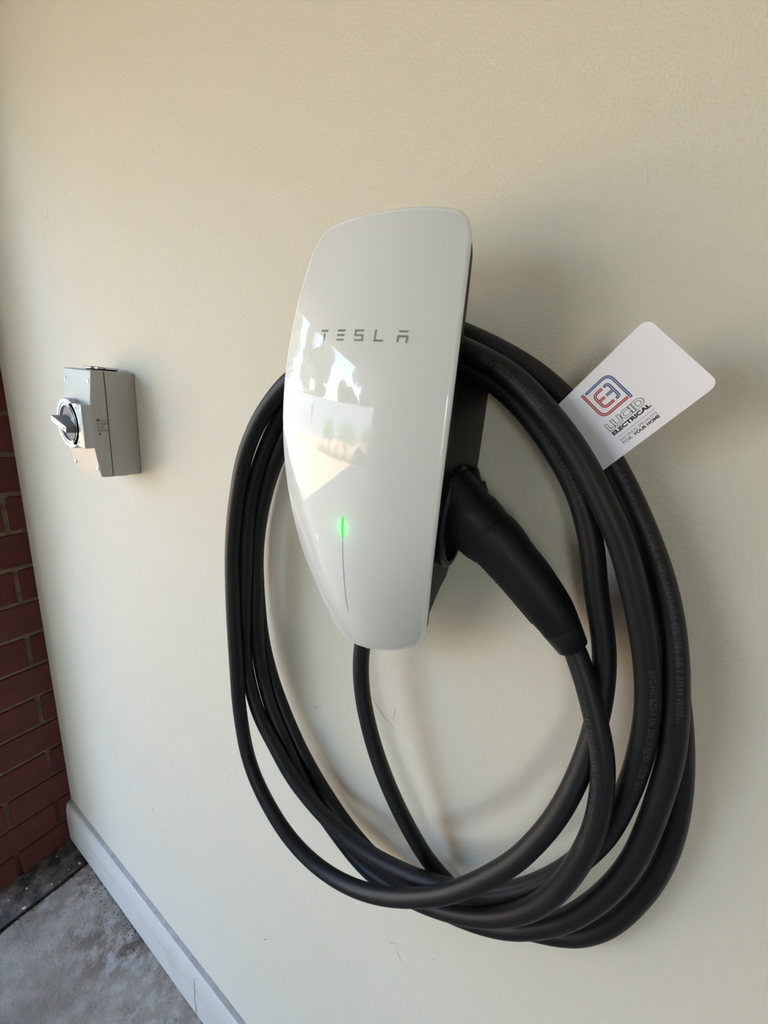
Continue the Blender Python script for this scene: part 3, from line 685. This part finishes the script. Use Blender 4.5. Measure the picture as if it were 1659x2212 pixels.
def pieces(s, u0, u1, v0, v1, offset_o, offset_i):
    a = card_text(s, u0, u1, v0, v1, M['ink'], offset_o, .06)
    vs, fs, (x0, x1, y0, y1) = text_mesh(s, 1, offset_i); ex = offset_o - offset_i
    vo, fo, (X0, X1, Y0, Y1) = text_mesh(s, 1, offset_o)
    mb = MB(); mb.add([cpt(u0 + (v.x - X0) / (X1 - X0) * (u1 - u0), v0 + (v.y - Y0) / (Y1 - Y0) * (v1 - v0), .11) for v in vs], fs); mb.build('letter_fill', M['white'], a)
pieces('LUCID', -57.3, -30.6, 16.4, 22.4, .062, .022)
card_text('ELECTRICAL', -57.2, -30.2, 12.9, 15.7, M['ink'], .055)
o = MB(); o.add([cpt(-56.8, 10.55, .06), cpt(-30.3, 10.55, .06), cpt(-30.3, 10.78, .06), cpt(-56.8, 10.78, .06)], [(0, 1, 2, 3)]); o.build('rule_line', M['ink2'], cardp)
card_text('ELECTRICAL SPECIALISTS', -56.5, -31.0, 7.4, 9.0, M['ink2'], .004)
card_text('FOR', -56.5, -49.9, 4.7, 6.7, M['ink2'], .008)
card_text('YOUR HOME', -48.6, -31.0, 4.7, 6.7, M['ink'], .042)

# ------------------------------------------------------------------ rotary isolator switch
X0, X1 = .497, .587; ZB, ZT = 1.3305, 1.4915; ZU, ZL = 1.4420, 1.3770
iso = thing('isolator_switch', 'grey rotary isolator switch box mounted on the wall left of the charger', 'switch', ((X0 + X1) / 2, 0, ZB))
mb = MB(); mb.box((X0, -.0440, ZB), (X1, 0, ZT), .003); mb.build('base', M['enc'], iso, True, 40)
mb = MB()
sec = [(-.0448, ZB), (-.0590, ZB + .0012), (-.0605, ZB + .002), (-.0662, ZL), (-.0662, ZU), (-.0612, ZT - .002), (-.0600, ZT - .001), (-.0448, ZT)]
def csec(x, k): return [Vector((x, y + (k if y < -.05 else 0), min(max(z, ZB + k), ZT - k))) for y, z in sec]
mb.loft([csec(X0, .0015), csec(X0 + .0012, .0), csec(X1 - .0012, .0), csec(X1, .0015)]); mb.build('cover', M['enc'], iso, True, 35)
box('seam', (X0 + .0008, -.0449, ZB + .0008), (X1 - .0008, -.0439, ZT - .0008), M['seam'], iso)
# raised middle block with the round dial housing at its left
XD, ZD, RD = .5362, 1.4092, .0380
mb = MB(); mb.box((X0 + .050, -.0787, ZL + .0004), (X1 - .0002, -.060, ZU - .0004), .0016); rb = mb.build('raised_panel', M['enc2'], iso, True, 40)
mb = MB(); ya, yb = -.062, -.0787
def rg(y, r): return ring((XD, y, ZD), (0, -1, 0), (0, 0, 1), r, 48)
mb.loft([rg(ya, RD), rg(yb + .001, RD), rg(yb, RD - .001), rg(yb, RD - .0068), rg(yb + .0007, RD - .0072), rg(yb + .0007, RD - .0086), rg(yb, RD - .0090), rg(yb, RD - .0112), rg(yb + .004, RD - .0116)], True, False)
mb.build('dial_ring', M['enc2'], iso, True, 40)
mb = MB(); cyl(mb, (XD, -.0735, ZD), (XD, -.0762, ZD), RD - .0113, 40); mb.build('dial', M['dial'], iso, True, 40)['label'] = 'dark grey dial face'
# lever handle: a wedge blade across the dial
kd = Vector((math.cos(math.radians(-14.5)), 0, math.sin(math.radians(-14.5)))); kn = Vector((-kd.z, 0, kd.x)); kc = Vector((XD + .0015, 0, ZD - .0003))
def kp(a, b, y): return kc + kd * a + kn * b + Vector((0, y, 0))
foot = [(-.0235, -.0046), (-.0235, .0046), (-.012, .0100), (.012, .0100), (.0258, .0052), (.0258, -.0052), (.012, -.0085), (-.012, -.0085)]
top = [(-.0250, -.0044), (-.0250, .0044), (-.012, .0047), (.012, .0047), (.0252, .0048), (.0252, -.0048), (.012, -.0047), (-.012, -.0047)]
mb = MB(); mb.loft([[kp(a, b, -.0758) for a, b in foot], [kp(a * .35 + c * .65, b * .35 + d * .65, -.0835) for (a, b), (c, d) in zip(foot, top)], [kp(a, b, -.0905) for a, b in top]])
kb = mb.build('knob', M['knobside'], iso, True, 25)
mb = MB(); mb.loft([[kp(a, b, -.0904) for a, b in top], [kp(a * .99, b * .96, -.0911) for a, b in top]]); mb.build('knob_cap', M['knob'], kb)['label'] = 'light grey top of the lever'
mb = MB(); mb.loft([ring(kp(.018, 0, -.0910), (0, -1, 0), (0, 0, 1), .0017, 12), ring(kp(.018, 0, -.0914), (0, -1, 0), (0, 0, 1), .0017, 12)]); mb.build('pointer_dot', M['orange'], kb)['label'] = 'small orange pointer mark'
for (x, z) in ((X0 + .0072, 1.4745), (X1 - .0078, 1.4745), (X0 + .0080, 1.3445), (X1 - .0065, 1.3445)):
    y = -.0612 - (.0050 * (ZT - z) / (ZT - ZU) if z > 1.4 else .0050 * (z - ZB) / (ZL - ZB)) + .0004
    mb = MB(); cyl(mb, (x, y + .002, z), (x, y - .0009, z), .0034, 16, .0006); mb.build('screw', M['steel'], iso, True, 40)
mb = MB(); cyl(mb, ((X0 + X1) / 2 + .008, -.030, ZT + .0022), ((X0 + X1) / 2 + .008, -.030, ZT + .0050), .0225, 28, .001); mb.build('conduit_plug', M['steel'], iso, True, 40)['label'] = 'metallic conduit plug on top'
mb = MB(); cyl(mb, ((X0 + X1) / 2 + .008, -.030, ZT - .002), ((X0 + X1) / 2 + .008, -.030, ZT + .0024), .0205, 28); mb.build('gasket', M['black'], iso, True, 40)
mb = MB(); cyl(mb, ((X0 + X1) / 2 + .012, -.020, ZB + .001), ((X0 + X1) / 2 + .012, -.020, ZB - .0040), .0175, 28, .001); mb.build('conduit_plug', M['enc'], iso, True, 40)
# print: OFF O / ON marks and the side rating label
def iso_text(s, p, ax, up, h, material, offset=0):
    vs, fs, (a, b, c, d) = text_mesh(s, 1, offset); k = h / max(d - c, .01); ax = Vector(ax); up = Vector(up); mb = MB()
    mb.add([Vector(p) + ax * (v.x - a) * k + up * (v.y - c) * k for v in vs], fs); return mb.build('printed_text', material, iso)
iso_text('OFF', (.5655, -.0788, 1.4330), (1, 0, 0), (0, 0, 1), .0035, M['label'], .01)
iso_text('O', (.5700, -.0788, 1.4250), (1, 0, 0), (0, 0, 1), .0052, M['label'], -.01)
iso_text('I', (.5695, -.0788, 1.3900), (1, 0, 0), (0, 0, 1), .0062, M['label'])
iso_text('ON', (.5655, -.0788, 1.3835), (1, 0, 0), (0, 0, 1), .0035, M['label'], .01)
lx = X1 + .00015
mb = MB(); mb.add([(lx, -.0602, 1.4175), (lx, -.0560, 1.4175), (lx, -.0560, 1.4215), (lx, -.0602, 1.4215)], [(0, 1, 2, 3)]); mb.build('label_square', M['label'], iso)
for i, (s, h) in enumerate((('ISOLATOR', .0017), ('63A 4P 500V', .0018), ('AC-22A IP66', .0013), ('4 POLE 63 A', .0010), ('500V~ 50/60Hz', .0010), ('Ui 690V Uimp 6kV', .0010), ('AS/NZS IEC 60947.3', .0010), ('M180 DUTY RATED', .0010))):
    y0 = -.0550 if i == 0 else -.0602; z0 = (1.4178, 1.4140, 1.4122, 1.4098, 1.4080, 1.4062, 1.4042, 1.4026)[i]
    iso_text(s, (lx, y0, z0), (0, 1, 0), (0, 0, 1), h * 1.28, M['label'], .02)
mb = MB(); mb.add([(lx, -.0596, 1.3975), (lx, -.0552, 1.3975), (lx, -.0574, 1.4010)], [(0, 1, 2)]); mb.build('triangle_mark', M['label'], iso)
# narrower face side of the raised block has the panel's own grey
# ------------------------------------------------------------------ outside, seen mirrored in the glass
struct(box('driveway', (-9.5, -9.5, -.35), (-1.0, 3.0, -.03), M['pave']), 'cream paved driveway')
struct(box('driveway.001', (-1.0, -5.8, -.35), (-.001, 3.0, -.03), M['pave']), 'driveway apron at the garage doorway')
def ground(name, pts, z, material, label):
    mb = MB(); mb.loft([[Vector((x, y, z - .3)) for x, y in pts], [Vector((x, y, z)) for x, y in pts]]); return struct(mb.build(name, material), label)
ground('road', [(-9.0, 30), (-14.5, 30), (-16, 5), (-14.5, -8), (-8, -17), (5, -22), (5, -15.5), (-5.5, -11.5), (-9.3, -6), (-9.6, 3)], -.02, M['road'], 'grey asphalt road')
ground('verge', [(-60, 40), (-60, -60), (40, -60), (40, -5.95), (-1.0, -5.95), (-1.0, -9.5), (-9.5, -9.5), (-9.5, 3), (-.11, 3), (-.11, 40)], -.10, M['verge'], 'dry ground beyond the road')
# boundary wall of the neighbour casting shade on the driveway
struct(box('house_wall', (-8.0, .10, -.1), (-.11, .30, 2.1), M['roof']), 'pale side boundary wall')
struct(box('eave', (-.95, -6.2, 2.62), (-.1, .3, 2.74), M['roof']), 'eave above the garage doorway')
ground('garden_bed', [(-5.9, -4.9), (-.3, -6.0), (.6, -6.4), (.6, -8.4), (-5.0, -8.4), (-6.3, -6.6)], .02, M['verge'], 'raised garden bed beside the driveway')
fence = thing('boundary_fence', 'long grey metal panel fence across the road', 'fence', (-14, -12, 0))
fpts = [(-17.5, 8), (-17.3, 5), (-17.0, 2), (-16.7, -1), (-16.3, -4), (-15.7, -7), (-14.2, -9.7), (-12.2, -12), (-10.0, -14), (-7.6, -16), (-5.0, -17.8), (-2.2, -19.2), (.8, -20.4)]
for a, b in zip(fpts, fpts[1:]):
    a = Vector((*a, -.05)); b = Vector((*b, -.05)); d = (b - a); n = Vector((-d.y, d.x, 0)).normalized() * .03
    mb = MB(); N = 10; lo = []
    for i in range(N + 1):
        p = a + d * i / N + n * (1 if i % 2 else -1); lo.append(p)
    ring_ = lo + [p + n * .6 for p in lo[::-1]]
    mb.loft([ring_, [p + Vector((0, 0, 2.3)) for p in ring_]]); mb.build('fence_panel', M['fence'], fence)
def foliage(mb, c, rx, rz, n, s, seed):
    rr = random.Random(seed)
    for i in range(n):
        while True:
            p = Vector((rr.uniform(-1, 1), rr.uniform(-1, 1), rr.uniform(-1, 1)))
            if p.length <= 1: break
        p *= (.55 + .45 * (p.length ** .3)) ; q = Vector((c[0] + p.x * rx, c[1] + p.y * rx, c[2] + p.z * rz))
        a = Vector((rr.gauss(0, 1), rr.gauss(0, 1), rr.gauss(0, 1))).normalized() * s * rr.uniform(.6, 1.4); b = a.orthogonal().normalized() * s * rr.uniform(.3, .7)
        mb.add([q - a, q + b, q + a, q - b], [(0, 1, 2, 3)])
trees = [(-20.5, -4, 13, 'tall loose gum tree behind the fence, leftmost in the mirrored view'), (-18.3, -10.2, 12.5, 'broad gum tree behind the fence beside the mirrored basketball hoop'), (-20.8, -15.2, 12.5, 'tallest gum tree behind the mirrored fence'),
         (-8.3, -19.5, 8.6, 'round gum tree right of the gap of sky in the mirrored view'), (-1.2, -23.5, 9.0, 'dense gum tree at the right of the mirrored view'), (-20, 3, 13, 'gum tree at the far end of the mirrored fence'), (-15.6, -22.3, 4.6, 'low bushy tree under the mirrored gap of sky')]
for ti, (x, y, h, lb) in enumerate(trees):
    t = thing('gum_tree', lb, 'tree', (x, y, 0), 'gum trees across the road')
    mb = MB(); pts = [Vector((x + .25 * math.sin(k * 1.3 + ti), y + .2 * math.cos(k + ti), h * .8 * k / 6 - .1)) for k in range(7)]
    mb.loft([ring(p, (0, 0, 1), (1, 0, 0), .22 * (1 - .12 * k), 8) for k, p in enumerate(pts)]); mb.build('trunk', M['bark'], t, True)
    rr = random.Random(ti + 40); mb = MB()
    for k in range(13):
        a = rr.uniform(0, 6.28); r = rr.uniform(.3, 2.6); zz = h * rr.uniform(.22, .95); foliage(mb, (x + r * math.cos(a), y + r * math.sin(a), zz), rr.uniform(1.1, 2.0), rr.uniform(.9, 1.7), 1300, .17, ti * 50 + k)
    mb.build('crown', M['leaf'], t)
hoop = thing('basketball_hoop', 'white basketball hoop and backboard standing by the mirrored fence', 'hoop', (-13.6, -8.6, 0))
mb = MB(); cyl(mb, (-13.6, -8.6, -.05), (-13.6, -8.6, 2.9), .06, 10); mb.build('pole', M['roof'], hoop)
mb = MB(); mb.box((-13.50, -9.15, 2.6), (-13.44, -8.05, 3.4)); mb.build('backboard', M['roof'], hoop)
for bi, (x, y, r, h, lb) in enumerate(((-3.6, -6.60, .92, 1.15, 'green ground-cover bush at the corner of the mirrored driveway'), (-1.70, -7.2, .92, 1.15, 'wide green bush above the mirrored rocks'), (-5.3, -6.0, .60, 1.2, 'pale green shrub at the left end of the mirrored garden bed'), (-.1, -7.4, .65, .7, 'dark green bush beside the mirrored doorway post'))):
    t = thing('garden_bush', lb, 'bush', (x, y, 0), 'bushes beside the driveway'); mb = MB(); foliage(mb, (x, y, h * .5), r, h * .55, 1500, .05, 90 + bi); mb.build('foliage', M['bush'], t)
    mb = MB(); cyl(mb, (x, y, -.1), (x, y, h * .5), .05, 8); mb.build('stem', M['bark'], t)
for ri in range(8):
    x = -5.2 + ri * .68; y = -4.85 - .16 * ri - .06 * math.sin(ri * 2.1)
    mb = MB(); bm = bmesh.new(); bmesh.ops.create_icosphere(bm, subdivisions=3, radius=1)
    for v in bm.verts:
        q = v.co.copy(); f_ = 1 + .28 * noise.noise(q * 1.4 + Vector((ri * 7, 0, 0))) + .10 * noise.noise(q * 4 + Vector((ri * 3, 2, 0)))
        v.co = Vector((x + q.x * f_ * .32, y + q.y * f_ * .3, .20 + q.z * f_ * .33))
    bm.verts.index_update(); mb.add([v.co.copy() for v in bm.verts], [tuple(v.index for v in f.verts) for f in bm.faces]); bm.free()
    o = mb.build('garden_rock', M['rock'], None, True); tag(o, ['first', 'second', 'third', 'fourth', 'fifth', 'sixth', 'seventh', 'last'][ri] + ' sandstone boulder from the left end of the mirrored rock edging', 'rock', 'rocks edging the driveway bed')
